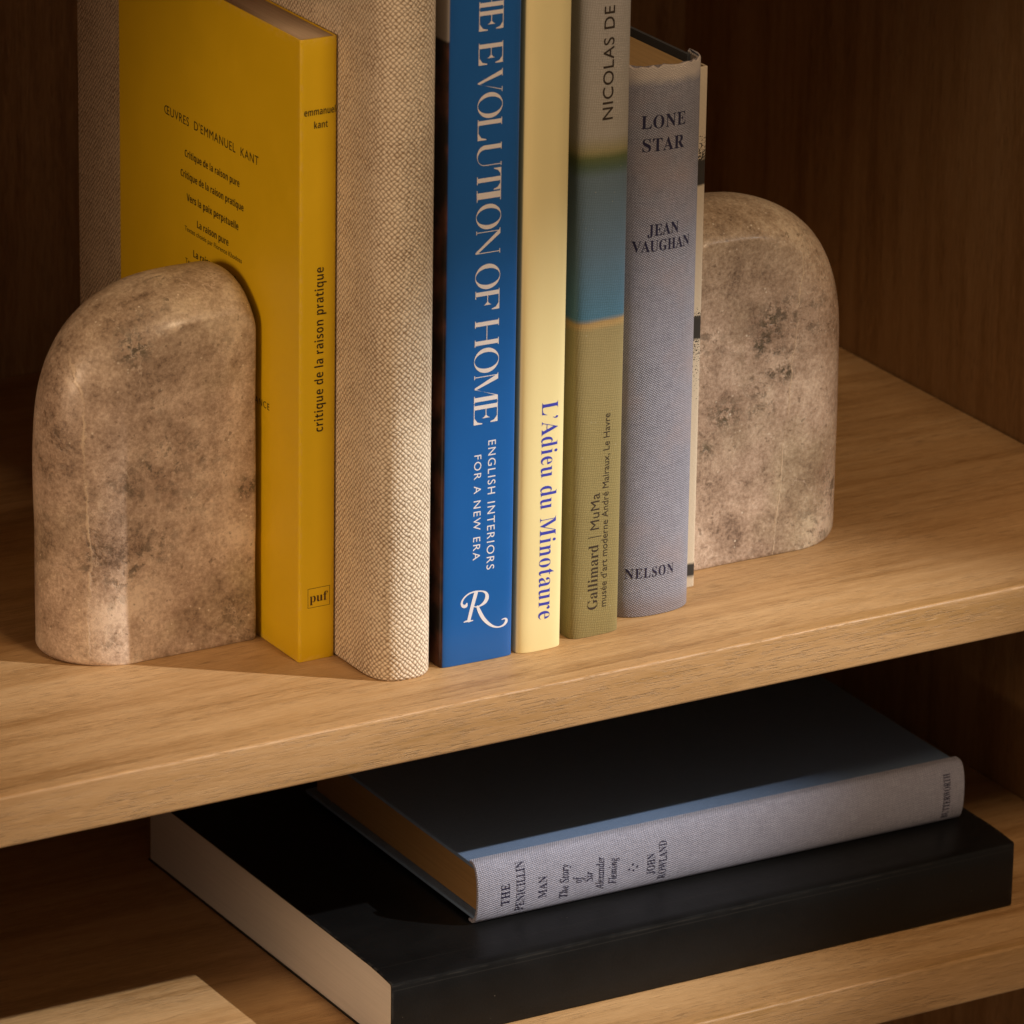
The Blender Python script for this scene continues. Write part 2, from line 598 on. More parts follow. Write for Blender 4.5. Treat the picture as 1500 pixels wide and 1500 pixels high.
# high-contrast capitals drawn as polygons, cap height 1
def didone(ch, w):
    s_, h, f = 0.165, 0.028, 0.055
    P = []

    def rect(x0, y0, x1, y1):
        P.append([(x0, y0), (x1, y0), (x1, y1), (x0, y1)])

    def stem(x, s=s_, top=True, bot=True, ff=f):
        rect(x, 0, x + s, 1)
        if bot:
            rect(x - ff, 0, x, h); rect(x + s, 0, x + s + ff, h)
        if top:
            rect(x - ff, 1 - h, x, 1); rect(x + s, 1 - h, x + s + ff, 1)

    def armtop(x0, x1, dr=1):
        rect(min(x0, x1), 1 - h, max(x0, x1), 1)
        P.append([(x1, 1 - h), (x1, 0.70), (x1 - dr * 0.035, 0.70), (x1 - dr * 0.09, 0.86), (x1 - dr * 0.24, 1 - h)])

    def armbot(x0, x1):
        rect(x0, 0, x1, h)
        P.append([(x1, h), (x1, 0.36), (x1 - 0.035, 0.36), (x1 - 0.09, 0.16), (x1 - 0.27, h)])

    def mid(x0, x1):
        rect(x0, 0.51 - h / 2, x1 - 0.05, 0.51 + h / 2)
        P.append([(x1, 0.34), (x1, 0.68), (x1 - 0.035, 0.60), (x1 - 0.12, 0.51 + h / 2), (x1 - 0.12, 0.51 - h / 2), (x1 - 0.035, 0.42)])

    if ch in 'EF':
        stem(f, top=False, bot=False)
        rect(0, 1 - h, f, 1); rect(0, 0, f, h)
        armtop(f + s_, w)
        mid(f + s_, w * 0.74)
        if ch == 'E':
            armbot(f + s_, w + 0.03)
        else:
            rect(f + s_, 0, f + s_ + 0.09, h)
    elif ch == 'L':
        stem(f, bot=False, ff=0.055)
        rect(0, 0, f, h)
        armbot(f + s_, w)
    elif ch == 'I':
        stem((w - s_) / 2, ff=0.07)
    elif ch == 'H':
        stem(0.06); stem(w - s_ - 0.06)
        rect(0.06 + s_, 0.50 - h / 2, w - s_ - 0.06, 0.50 + h / 2)
    elif ch == 'T':
        c = w / 2
        stem(c - s_ / 2, top=False, ff=0.07)
        armtop(c + s_ / 2, w, 1)
        armtop(c - s_ / 2, 0, -1)
    elif ch == 'V':
        a = w * 0.54
        P.append([(0.05, 1 - h), (0.05 + s_ * 1.1, 1 - h), (a + 0.045, 0.03), (a + 0.02, -0.02), (a - 0.02, -0.02)])
        P.append([(a + 0.045, 0.03), (a + 0.02, -0.02), (w - 0.09 + h, 1 - h), (w - 0.09 - h * .3, 1 - h)])
        rect(0, 1 - h, 0.05 + s_ * 1.1 + 0.05, 1); rect(w - 0.19, 1 - h, w, 1)
    elif ch == 'N':
        rect(0.08, 0, 0.08 + h, 0.93); rect(0.02, 0, 0.17, h)
        rect(w - 0.10, 0.0, w - 0.10 + h, 1 - h); rect(w - 0.18, 1 - h, w - 0.01, 1)
        P.append([(0.0, 1), (0.0, 1 - h), (0.06, 0.96), (w - 0.13, -0.02), (w - 0.10 + h, -0.02), (w - 0.10 + h, 0.05), (0.21, 1)])
    elif ch == 'M':
        rect(0.08, 0, 0.08 + h, 0.97); rect(0.02, 0, 0.17, h)
        xs = w - s_ - 0.06
        rect(xs, 0, xs + s_, 1); rect(xs - 0.06, 0, xs, h); rect(xs + s_, 0, w, h); rect(xs + s_, 1 - h, w, 1)
        c = w * 0.50
        P.append([(0.02, 1), (0.02, 1 - h), (0.07, 0.97), (c - 0.05, 0.02), (c + 0.01, 0.02), (c + 0.02, 0.07), (0.25, 1)])
        P.append([(c - 0.01, 0.03), (c + 0.02, 0.07), (xs, 0.99), (xs, 0.90)])
    elif ch == 'O':
        n = 40
        for i in range(n):
            a0, a1 = 2 * math.pi * i / n, 2 * math.pi * (i + 1) / n
            q = []
            for a_, k in ((a0, 0), (a1, 0), (a1, 1), (a0, 1)):
                rx, ry = (w / 2, 0.52) if k == 0 else (w / 2 - 0.165, 0.52 - 0.018)
                q.append((w / 2 + rx * math.cos(a_), 0.5 + ry * math.sin(a_)))
            P.append(q)
    elif ch == 'U':
        rect(0.05, 0.32, 0.05 + s_, 1 - h); rect(0, 1 - h, 0.1 + s_, 1)
        xr = w - 0.08
        rect(xr, 0.32, xr + h, 1 - h); rect(xr - 0.07, 1 - h, xr + 0.08, 1)
        n = 18
        xo0, xo1, xi0, xi1 = 0.05, xr + h, 0.05 + s_, xr
        for i in range(n):
            q = []
            for t, k in ((i, 0), (i + 1, 0), (i + 1, 1), (i, 1)):
                a_ = math.pi * (1 + t / n)
                A, B, dep = (xo0, xo1, 0.34) if k == 0 else (xi0, xi1, 0.305)
                q.append(((A + B) / 2 + (B - A) / 2 * math.cos(a_), 0.32 + dep * math.sin(a_)))
            P.append(q)
    bm = bmesh.new()
    for i, poly in enumerate(P):
        vs = [bm.verts.new((x, y, 0.000004 * (i % 7))) for x, y in poly]
        bm.faces.new(vs)
    return bm


def stroke_bm(strokes):
    """variable-width pen strokes -> bmesh; each stroke [(x, y, half width), ...] smoothed by Catmull-Rom"""
    bm = bmesh.new()
    for si, st in enumerate(strokes):
        pts = []
        n = len(st)
        for i in range(n - 1):
            p0, p1, p2, p3 = st[max(0, i - 1)], st[i], st[i + 1], st[min(n - 1, i + 2)]
            for k in range(8):
                t = k / 8
                pts.append(tuple(0.5 * (2 * b + (c - a) * t + (2 * a - 5 * b + 4 * c - d) * t * t + (3 * b - a - 3 * c + d) * t ** 3) for a, b, c, d in zip(p0, p1, p2, p3)))
        pts.append(st[-1])
        prev = None
        for i, (x, y, w) in enumerate(pts):
            a, b = pts[max(0, i - 1)], pts[min(len(pts) - 1, i + 1)]
            d = Vector((b[0] - a[0], b[1] - a[1])).normalized()
            nn = Vector((-d.y, d.x)) * w
            zz = 0.000004 * si
            cur = (bm.verts.new((x + nn.x, y + nn.y, zz)), bm.verts.new((x - nn.x, y - nn.y, zz)))
            if prev:
                bm.faces.new((prev[1], cur[1], cur[0], prev[0]))
            prev = cur
        for (x, y, w) in (pts[0], pts[-1]):
            vs = [bm.verts.new((x + w * math.cos(2 * math.pi * k / 12), y + w * math.sin(2 * math.pi * k / 12), 0.000004 * (si + 0.5))) for k in range(12)]
            bm.faces.new(vs)
    return bm


# ------------------------------------------------------------------ the bookcase
M_SHELF = oak('oak_shelf', 'x', seed=1.3)
M_EDGE = oak('oak_edge', 'x', base=((0.33, 0.185, 0.066), (0.43, 0.250, 0.108), (0.50, 0.307, 0.143)), seed=5.1)
M_SIDE = oak('oak_side', 'z', seed=8.7)
M_BACK = oak('oak_back', 'z', seed=3.9)

XL, XR, YB = -0.62, 0.3025, 0.3785
ZL = -0.1453
case = root('bookcase', 'light oak bookcase with two shelves holding the books and the stone bookends', 'bookcase', (0, 0, ZL - 0.30))
CZ = -(ZL - 0.30)


def shelf(z, name='shelf'):
    # veneered board with a solid oak lipping on its front edge
    bm = box(XL + 0.0005, XR - 0.0005, 0.0062, YB - 0.0005, z - 0.0184 + CZ, z + CZ)
    o = from_bm(name, bm, M_SHELF, case)
    bm = box(XL + 0.0005, XR - 0.0005, 0.0, 0.0060, z - 0.0185 + CZ, z + 0.00003 + CZ)
    es = [e for e in bm.edges if all(abs(v.co.y) < 1e-6 for v in e.verts) and abs(e.verts[0].co.z - e.verts[1].co.z) < 1e-6]
    bmesh.ops.bevel(bm, geom=es, offset=0.0012, segments=4, profile=0.5, affect='EDGES')
    from_bm('lipping', bm, M_EDGE, o, 40)
    return o


shelf(0.0)
shelf(ZL)
shelf(0.3320)
from_bm('side_panel', box(XR, XR + 0.019, -0.004, YB + 0.012, 0.0, 0.36 + CZ, 0.0008), M_SIDE, case)
from_bm('side_panel', box(XL - 0.019, XL, -0.004, YB + 0.012, 0.0, 0.36 + CZ, 0.0008), M_SIDE, case)
from_bm('back_panel', box(XL, XR, YB, YB + 0.010, 0.001, 0.358 + CZ), M_BACK, case)
from_bm('bottom_panel', box(XL, XR, 0.0, YB, 0.001, 0.02), M_SHELF, case)


# ------------------------------------------------------------------ stone bookends
def bookend(name, label, loc, W, H, D, arc_x, arc_z, mirror, mat, rotz=0.0, EL=0.027, ET=0.0115, ER=0.002, seed=0):
    r = root(name, label, 'bookend', loc, (0, 0, rotz), 'pair of stone bookends')
    prof = []          # local: straight side at x = W (beside the books), arc falls towards x = 0

    def cor(cx, cz, rr, a0, a1, n=6):
        for i in range(n + 1):
            a = R(a0 + (a1 - a0) * i / n)
            prof.append((cx + rr * math.cos(a), cz + rr * math.sin(a)))
    cor(W - 0.0015, 0.0015, 0.0015, -90, 0)
    for k in range(1, 14):
        prof.append((W, 0.0015 + (H - 0.0105) * k / 14))
    cor(W - 0.009, H - 0.009, 0.009, 0, 90, 14)
    for k in range(1, 4):
        prof.append((W - 0.009 - (W - 0.009 - arc_x) * k / 4, H))
    for i in range(0, 31):
        a = R(90 + 90 * i / 30)
        prof.append((arc_x + arc_x * (abs(math.cos(a)) ** (2 / 2.55)) * -1, H - arc_z + arc_z * abs(math.sin(a)) ** (2 / 2.55)))
    for k in range(1, 12):
        prof.append((0, (H - arc_z) * (1 - k / 12)))
    cor(0.003, 0.003, 0.003, 180, 270)
    for k in range(1, 10):
        prof.append((0.003 + (W - 0.0045) * k / 10, 0))
    nrm = normals2(prof)
    nrm = [n_.normalized() if n_.length > 0 else n_ for n_ in nrm]
    rings = []

    def ring(y, extra=0.0, s=1.0):
        t = min(1.0, abs(2 * y / D - 1))
        gl = 1 - math.sqrt(max(0.0, 1 - t * t))
        gt = t ** 2.3
        out = []
        for (x, z), n_ in zip(prof, nrm):
            wl, wr = max(0.0, 1 - x / (0.62 * W)), max(0.0, (x / W - 0.7) / 0.3)
            wt = max(0.0, (z / H - 0.35) / 0.65) ** 1.3
            xx = x + EL * gl * wl - ER * gt * wr
            zz = z - ET * gt * wt
            xx -= n_.x * extra
            zz -= n_.y * extra * (1 if n_.y > 0 else 0.3)
            # shrink towards the middle of this ring
            xm, zm = W * 0.62, H * 0.45
            out.append((xm + (xx - xm) * s, y, zm + (zz - zm) * s))
        return out
    for s_ in (0.10, 0.25, 0.42, 0.58, 0.72, 0.84, 0.92, 0.97):
        rings.append(ring(0, 0.0009, s_))
    for y_, e_ in ((0.0, 0.0009), (0.00008, 0.0006), (0.0003, 0.0003), (0.0008, 0.00008)):
        rings.append(ring(y_, e_))
    nm = 26
    for i in range(nm + 1):
        y_ = 0.0018 + (D - 0.0036) * (0.5 - 0.5 * math.cos(math.pi * i / nm))
        rings.append(ring(y_))
    for y_, e_ in ((D - 0.0010, 0.00015), (D - 0.00045, 0.00045), (D - 0.00012, 0.0009), (D, 0.0014)):
        rings.append(ring(y_, e_))
    for s_ in (0.95, 0.8, 0.5, 0.12):
        rings.append(ring(D, 0.0014, s_))
    bm = bmesh.new()
    R_ = []
    for rg in rings:
        vs = []
        for x, y, z in rg:
            p = Vector((x, y, z))
            q = p * 38 + Vector((seed, seed * 2, seed * 3))
            d = noise.noise_vector(q) * 0.00040 + noise.noise_vector(q * 4.2) * 0.00010
            lock = min(1.0, z / 0.004)
            d.z *= lock
            p += d
            p.z = max(p.z, 0.0)
            if mirror:
                p.x = W - p.x
            vs.append(bm.verts.new(p))
        R_.append(vs)
    n = len(prof)
    for j in range(len(R_) - 1):
        for i in range(n):
            bm.faces.new((R_[j][i], R_[j][(i + 1) % n], R_[j + 1][(i + 1) % n], R_[j + 1][i]))
    bm.faces.new(R_[0])
    bm.faces.new(R_[-1])
    from_bm('stone_block', bm, mat, r, 70)
    return r


bookend('bookend', 'brown marble bookend standing left of the yellow paperback, curving down to the left',
        (-0.1288, 0.0852, 0.0), 0.0757, 0.1345, 0.045, 0.062, 0.060, False, marble('marble_brown', 0.37, 0.0105, 0.012, ((0.0705, 0.058, 0.007), (0.028, 0.116, 0.008)), ((0.044, 0.019, 0.014), (0.070, 0.055, 0.014), (0.036, 0.062, 0.012), (0.030, 0.118, 0.014))), R(0.0), seed=3)
bookend('bookend', 'paler stone bookend with dark specks and a thin vein, right of the grey cloth book',
        (0.1125, 0.0690, 0.0), 0.0762, 0.1345, 0.045, 0.062, 0.064, True, marble('marble_pale', 2.11, 0.0385, -0.09, ((0.0165, 0.059, 0.009), (0.0085, 0.047, 0.005), (0.0340, 0.092, 0.010), (0.0425, 0.071, 0.004), (0.030, 0.083, 0.006)), ((0.018, 0.058, 0.014), (0.033, 0.090, 0.016), (0.062, 0.03, 0.016))), R(0.0), EL=0.026, ET=0.0095, seed=11)

# ------------------------------------------------------------------ standing books
GB = 'books standing upright between the bookends'


def book_standing(name, label, x0, sp, yb, z1, t, cover_mat, page_mat, page_drop, loc_y=0.0, hard=False, rotz=0.0, back_in=0.003, zlift=0.0, r=0.0003, jag=None):
    rt = root(name, label, 'book', (x0, loc_y, zlift), (0, 0, rotz), GB)
    bm = extrude_profile(u_profile(sp, yb, t), 0.0, z1, r, 24, jag)
    from_bm('cover', bm, cover_mat, rt, 35)
    pz0 = 0.003 if hard else 0.0004
    bm = extrude_profile(block_profile(sp, yb - back_in, t + 0.0002), pz0, z1 - page_drop, 0.0001, 1)
    from_bm('page_block', bm, page_mat, rt, 35)
    return rt


# --- yellow paperback
sp = Spine(0, 0.0142, 0, 0.0016, 7)
YX, YY = -0.0526, 0.0583
M_YEL = plain('yellow_card', (0.75, 0.485, 0.008), 0.42, 0.05, 0.00004, 0.4, 50)
s = NT.__new__(NT)
s.m, s.t, s.b = M_YEL, M_YEL.node_tree, M_YEL.node_tree.nodes["Principled BSDF"]
co = s.sep(s.coords('Object'))
nz = s.noise(s.coords('Object'), 420, 4, 0.7)
edge_ = s.math('MAXIMUM', s.ramp(co[2], [(0.2235, 0.0), (0.2268, 1.0)]), s.ramp(co[2], [(0.0003, 1.0), (0.0022, 0.0)]))
rubv = s.math('MULTIPLY', s.ramp(s.math('ABSOLUTE', s.math('SUBTRACT', co[0], 0.0006)), [(0.0002, 0.8), (0.0009, 0.0)]), s.ramp(co[1], [(0.002, 1.0), (0.004, 0.0)]))
rb = s.math('MULTIPLY', s.math('MAXIMUM', edge_, rubv), s.ramp(nz, [(0.45, 0.0), (0.62, 1.0)]))
oldc = s.b.inputs['Base Color'].links[0].from_socket
s.l(s.mix(s.math('MULTIPLY', rb, 0.65), oldc, (0.78, 0.52, 0.10)), s.b.inputs['Base Color'])
bk = book_standing('paperback_book', 'yellow paperback with black French titles leaning against the brown bookend', YX, sp, 0.136, 0.2270, 0.0005,
                   M_YEL, pages('pages_cream', (0.62, 0.47, 0.33)), 0.0004, YY)
INK = ink('black_ink', (0.022, 0.012, 0.010))
d = bmesh.new()
S = on_spine(sp)
place_text(d, sansb('emmanuel'), 'R', -0.0511 - YX, 0.1999, 0.0122, 0.0026, S, sansb('l'), -0.004)
place_text(d, sansb('kant'), 'R', -0.0473 - YX, 0.1951, 0.0053, 0.0026, S, sansb('k'), -0.004)
lettering('author_lettering', d, INK, bk)
d = bmesh.new()
place_text(d, sansb('critique de la raison pratique'), 'U', -0.0433 - YX, 0.0851, 0.0600, 0.0036, S, sansb('l'), -0.006, 1.05)
lettering('title_lettering', d, INK, bk)
d = bmesh.new()
place_text(d, serif('puf'), 'R', -0.0483 - YX, 0.0220, 0.0072, 0.0034, S, serif('f'), -0.004)
for (xa, xb, za, zb) in ((-0.0491, -0.0403, 0.0271, 0.02725), (-0.0491, -0.0403, 0.01995, 0.0201), (-0.0491, -0.04895, 0.0201, 0.0271), (-0.04045, -0.0403, 0.0201, 0.0271)):
    for k in range(8):
        u0, u1 = xa + (xb - xa) * k / 8, xa + (xb - xa) * (k + 1) / 8
        d.faces.new([d.verts.new(S(u - YX, z, 0)) for u, z in ((u0, za), (u1, za), (u1, zb), (u0, zb))])
lettering('emblem', d, ink('puf_ink', (0.05, 0.014, 0.014)), bk)
d = bmesh.new()
side = lambda u, z, o: (-EPS, -u - YY, z)          # left cover: reads towards the spine (-y)


def side_text(body, y0, y1, z, cap, ref, off=0.0, track=1.0):
    place_text(d, body, 'R', -y0, z, y0 - y1, cap, side, ref, off, track, False)


side_text("ŒUVRES  D'EMMANUEL  KANT", 0.1591, 0.0884, 0.1743, 0.0032, 'H', 0.0, 1.12)
lettering('cover_title_lettering', d, INK, bk)
d = bmesh.new()
side_text(sansb('Critique de la raison pure'), 0.1435, 0.1024, 0.1626, 0.0026, sansb('H'), 0.0)
side_text(sansb('Critique de la raison pratique'), 0.1467, 0.0994, 0.1546, 0.0026, sansb('H'), 0.0)
side_text(sansb('Vers la paix perp') + 'é' + sansb('tuelle'), 0.1421, 0.1032, 0.1466, 0.0027, sansb('H'), 0.0)
side_text(sansb('La raison pure'), 0.1343, 0.1106, 0.1387, 0.0026, sansb('H'), 0.0)
side_text('Textes choisis par Florence Khodoss', 0.1437, 0.1007, 0.1352, 0.0018, 'H', 0.0)
side_text(sansb('La raison pratique'), 0.1372, 0.1050, 0.1270, 0.0026, sansb('H'), 0.0)
side_text('Textes choisis par Claude Khodoss', 0.1433, 0.1010, 0.1233, 0.0018, 'H', 0.0)
lettering('cover_list_lettering', d, INK, bk)
d = bmesh.new()
side_text('PRESSES  UNIVERSITAIRES  DE  FRANCE', 0.1560, 0.0802, 0.0872, 0.0024, 'H', 0.0, 1.2)
lettering('cover_publisher_lettering', d, INK, bk)

# --- linen book
sp = Spine(0, 0.0240, 0, 0.0145, 2.5)
M_LIN = weave('oat_linen', (0.29, 0.19, 0.11), (0.85, 0.72, 0.55), 0.00142, 0.00029, 44, 0.48, 0.34, 0.9, 1.15, big=30)
bk = book_standing('hardback_book', 'thick rounded book bound in coarse oatmeal linen without a title', -0.0377, sp, 0.2290, 0.292, 0.0026,
                   M_LIN, pages('pages_white', (0.60, 0.50, 0.38)), 0.006, 0.0262, True, R(0.3), r=0.0012)

# --- blue book
sp = Spine(0, 0.0288, 0, 0.0030, 6)
BX, BY = -0.0113, 0.0300
s = NT('blue_jacket')
uvz = s.sep(s.coords('Object'))
n1 = s.noise(s.coords('Object'), 60, 4)
blue = s.mix(n1, (0.008, 0.098, 0.345), (0.012, 0.110, 0.38))
# the front flap beside the spine carries a dark photograph with a pale top
top = s.ramp(uvz[2], [(0.2275, 0.0), (0.2285, 1.0)])
ph = s.mix(s.ramp(s.noise(s.coords('Object', (1, 1, 1), (3, 1, 0)), 70, 3), [(0.45, 0.0), (0.7, 1.0)]), (0.012, 0.006, 0.005), (0.14, 0.045, 0.025))
ph = s.mix(top, ph, (0.36, 0.31, 0.27))
fac = s.ramp(uvz[0], [(0.0006, 1.0), (0.0010, 0.0)])
M_BLUE = s.done(s.mix(fac, blue, ph), 0.34, s.bump(n1, 0.4, 0.0003), 0.45)
bk = book_standing('hardback_book', 'tall glossy blue book with a large white serif title down its spine', BX, sp, 0.215, 0.283, 0.0028,
                   M_BLUE, pages('pages_art', (0.62, 0.54, 0.44)), 0.004, BY, True, R(-1.2))
S = on_spine(sp)
d = bmesh.new()
GL = [('H', 0.2465, 0.2382), ('E', 0.2378, 0.2304), ('E', 0.2262, 0.2184), ('V', 0.2165, 0.2083), ('O', 0.2085, 0.1994), ('L', 0.1992, 0.1917), ('U', 0.1903, 0.1820),
      ('T', 0.1813, 0.1735), ('I', 0.1739, 0.1697), ('O', 0.1687, 0.1596), ('N', 0.1596, 0.1505), ('O', 0.1471, 0.1380), ('F', 0.1377, 0.1303), ('H', 0.1268, 0.1173),
      ('O', 0.1166, 0.1075), ('M', 0.1069, 0.0966), ('E', 0.0963, 0.0888), ('T', 0.2556, 0.2476)]
for ch, za, zb in GL:
    cap = 0.0094
    place_text(d, didone(ch, (za - zb) / cap), 'D', 0.0005 - BX, za, za - zb, cap, S, None)
lettering('title_lettering', d, ink('title_white', (0.80, 0.74, 0.72), 0.45), bk)
d = bmesh.new()
place_text(d, 'ENGLISH INTERIORS', 'D', 0.0064 - BX, 0.0823, 0.0481, 0.0030, S, 'H', 0.0, 1.22)
place_text(d, 'FOR A NEW ERA', 'D', 0.0009 - BX, 0.0776, 0.0390, 0.0028, S, 'H', 0.0, 1.25)
WHT = ink('print_white', (0.78, 0.76, 0.80), 0.45)
lettering('subtitle_lettering', d, WHT, bk)
# flourished R emblem (drawn in a 100 x 100 frame)
st = [
    [(34, 43, 0.5), (40, 40.5, 1.0), (36, 29, 2.2), (31, 45, 2.4), (24, 68, 2.5)],
]
ST = [
    [(21.5, 42.5, 1.0), (20, 46, 2.2), (16, 46.5, 2.3), (14, 42, 1.4), (17, 35, 1.0), (24, 28.5, 1.0), (33, 25, 1.0), (43, 24.3, 1.0), (49, 27, 2.0), (50.5, 33, 2.6), (47.5, 40, 2.3), (41.5, 45, 1.2), (35.5, 47.3, 0.7), (31, 46.5, 0.6)],
    [(34.5, 26.5, 2.6), (31.5, 38, 2.5), (28.5, 50, 2.4), (24.5, 67.5, 2.3)],
    [(17.5, 70, 0.5), (21, 68.5, 1.1), (25, 68.2, 1.2), (30.5, 67, 0.6)],
    [(37, 47, 1.9), (40, 54, 2.6), (45, 63, 2.7), (52, 70.5, 2.4), (60, 75.3, 1.6), (68, 76.3, 1.0), (75, 73.5, 1.4), (79, 68.5, 2.0), (79, 65, 1.8), (76.5, 64, 1.0), (72.5, 65.5, 0.5)],
]
em = stroke_bm([[(x, 100 - y, w) for x, y, w in q] for q in ST])
# photo frame 100 px = 27.7 mm of spine width; height step 25.8 mm; the frame's x axis climbs with perspective
for v in em.verts:
    X, Yv = v.co.x / 100, v.co.y / 100
    v.co = (X * 0.0277, v.co.z, 0.0090 + Yv * 0.0258 - X * 0.0052 + 0.0002)
for v in em.verts:
    x_ = v.co.x - 0.0072 - BX
    v.co = S(x_, v.co.z, v.co.y)
lettering('emblem', em, WHT, bk)

# --- cream paperback
sp = Spine(0, 0.0182, 0, 0.0040, 3.2)
CX, CY = 0.0192, 0.0283
bk = book_standing('paperback_book', 'pale cream yellow paperback with small blue serif lettering at the foot', CX, sp, 0.140, 0.275, 0.0005,
                   plain('cream_card', (0.80, 0.68, 0.345), 0.55, 0.02, 0.00003, 0.35, 40), pages('pages_cream2', (0.62, 0.5, 0.36)), 0.0004, CY)
d = bmesh.new()
place_text(d, serif('L') + '’' + serif('Adieu du Minotaure'), 'D', 0.0271 - CX, 0.0931, 0.0812, 0.0066, on_spine(sp), serif('L'), -0.0085, 1.06)
lettering('title_lettering', d, ink('blue_ink', (0.045, 0.055, 0.42)), bk)

# --- painted cover book
sp = Spine(0, 0.0206, 0, 0.0040, 3.4)
OX, OY = 0.0427, 0.0312


def paint(s, uv):
    z = s.sep(uv)
    w1 = s.math('MULTIPLY', s.math('SUBTRACT', s.noise(uv, 90, 3), 0.5), 0.0016)
    obj = s.sep(s.coords('Object'))
    zz = s.math('ADD', s.math('ADD', z[1], w1), s.math('MULTIPLY', obj[0], 0.02))
    zz = s.math('MULTIPLY', zz, 4.0)                     # 0.25 m -> 1
    col = s.ramp(zz, [(0.0, (0.30, 0.240, 0.095)), (0.30, (0.32, 0.255, 0.105)), (0.462, (0.36, 0.285, 0.13)), (0.468, (0.50, 0.33, 0.13)), (0.4735, (0.42, 0.28, 0.12)),
                      (0.478, (0.075, 0.19, 0.29)), (0.58, (0.12, 0.19, 0.26)), (0.685, (0.15, 0.215, 0.27)), (0.70, (0.10, 0.15, 0.10)), (0.712, (0.13, 0.16, 0.06)),
                      (0.722, (0.36, 0.32, 0.16)), (0.745, (0.45, 0.415, 0.36)), (1.0, (0.45, 0.425, 0.42))])
    mott = s.noise(uv, 170, 4, 0.65)
    col = s.mix(s.math('MULTIPLY', mott, 0.35), col, s.mix(1.0, col, (0.72, 0.74, 0.66), 'MULTIPLY'))
    vd = s.n('ShaderNodeTexVoronoi')
    vd.inputs['Scale'].default_value = 260
    s.l(uv, vd.inputs['Vector'])
    return s.mix(s.ramp(vd.outputs['Distance'], [(0.04, 0.5), (0.07, 0.0)]), col, (0.55, 0.52, 0.40))


M_OLI = weave('painted_cover', None, None, 0.0009, 0.00006, 8, 0.22, 0.3, 0.5, 0.7, paint)
bk = book_standing('paperback_book', 'exhibition catalogue with a painted spine of grey, blue and olive bands', OX, sp, 0.150, 0.262, 0.0008,
                   M_OLI, pages('pages_3', (0.6, 0.5, 0.38)), 0.0005, OY, False, R(1.2))
S = on_spine(sp)
d = bmesh.new()
place_text(d, 'NICOLAS DE', 'U', 0.0553 - OX, 0.1915, 0.0407, 0.0042, S, 'H', 0.007, 1.08)
BRN = ink('brown_ink', (0.040, 0.026, 0.016))
lettering('author_lettering', d, BRN, bk)
d = bmesh.new()
place_text(d, serif('Gallimard'), 'U', 0.0532 - OX, 0.0103, 0.0245, 0.0040, S, serif('l'), -0.007)
place_text(d, 'MuMa', 'U', 0.0533 - OX, 0.0406, 0.0136, 0.0036, S, 'H', 0.0, 1.05)
place_text(d, 'musée d’art moderne André Malraux, Le Havre', 'U', 0.0570 - OX, 0.0106, 0.0729, 0.0026, S, 'H', 0.0)
b_ = bmesh.new()
b_.faces.new([b_.verts.new(p) for p in ((0, -0.25, 0), (0.1, -0.25, 0), (0.1, 1.1, 0), (0, 1.1, 0))])
place_text(d, b_, 'U', 0.0533 - OX, 0.0377, 0.00028, 0.0040, S, None)
lettering('publisher_lettering', d, BRN, bk)

# --- grey blue cloth book
sp = Spine(0, 0.0317, 0, 0.0088, 2.3)
LX, LY = 0.0677, 0.0383


def wear_grey(s, uv, col):
    z = s.sep(uv)
    n = s.noise(uv, 130, 4, 0.7)
    zz = s.math('ADD', z[1], s.math('MULTIPLY', s.math('SUBTRACT', n, 0.5), 0.005))
    worn = s.math('MULTIPLY', s.ramp(s.math('MULTIPLY', zz, 4.0), [(0.790, 0.0), (0.806, 1.0)]), 0.85)
    col = s.mix(worn, col, (0.60, 0.52, 0.45))
    low = s.math('MULTIPLY', s.ramp(s.math('MULTIPLY', zz, 4.0), [(0.012, 1.0), (0.035, 0.0)]), 0.5)
    col = s.mix(low, col, (0.22, 0.16, 0.14))
    blot = s.ramp(s.noise(uv, 34, 3, 0.6), [(0.48, 0.0), (0.72, 0.55)])
    return s.mix(blot, col, (0.36, 0.28, 0.27))


M_GREY = weave('grey_blue_cloth', (0.125, 0.122, 0.150), (0.43, 0.425, 0.49), 0.00072, 0.00022, 32, 0.34, 0.12, 0.8, 0.85, None, 26, wear_grey)
M_GREY2 = weave('faded_grey_cloth', (0.155, 0.155, 0.20), (0.48, 0.485, 0.60), 0.00070, 0.00022, 30, 0.30, 0.12, 0.8, 0.85, None, 26)
M_DKBRD = weave('dark_board_cloth', (0.020, 0.021, 0.024), (0.060, 0.062, 0.070), 0.0006, 0.00010, 0, 0.2, 0.1, 0.7, 0.8)


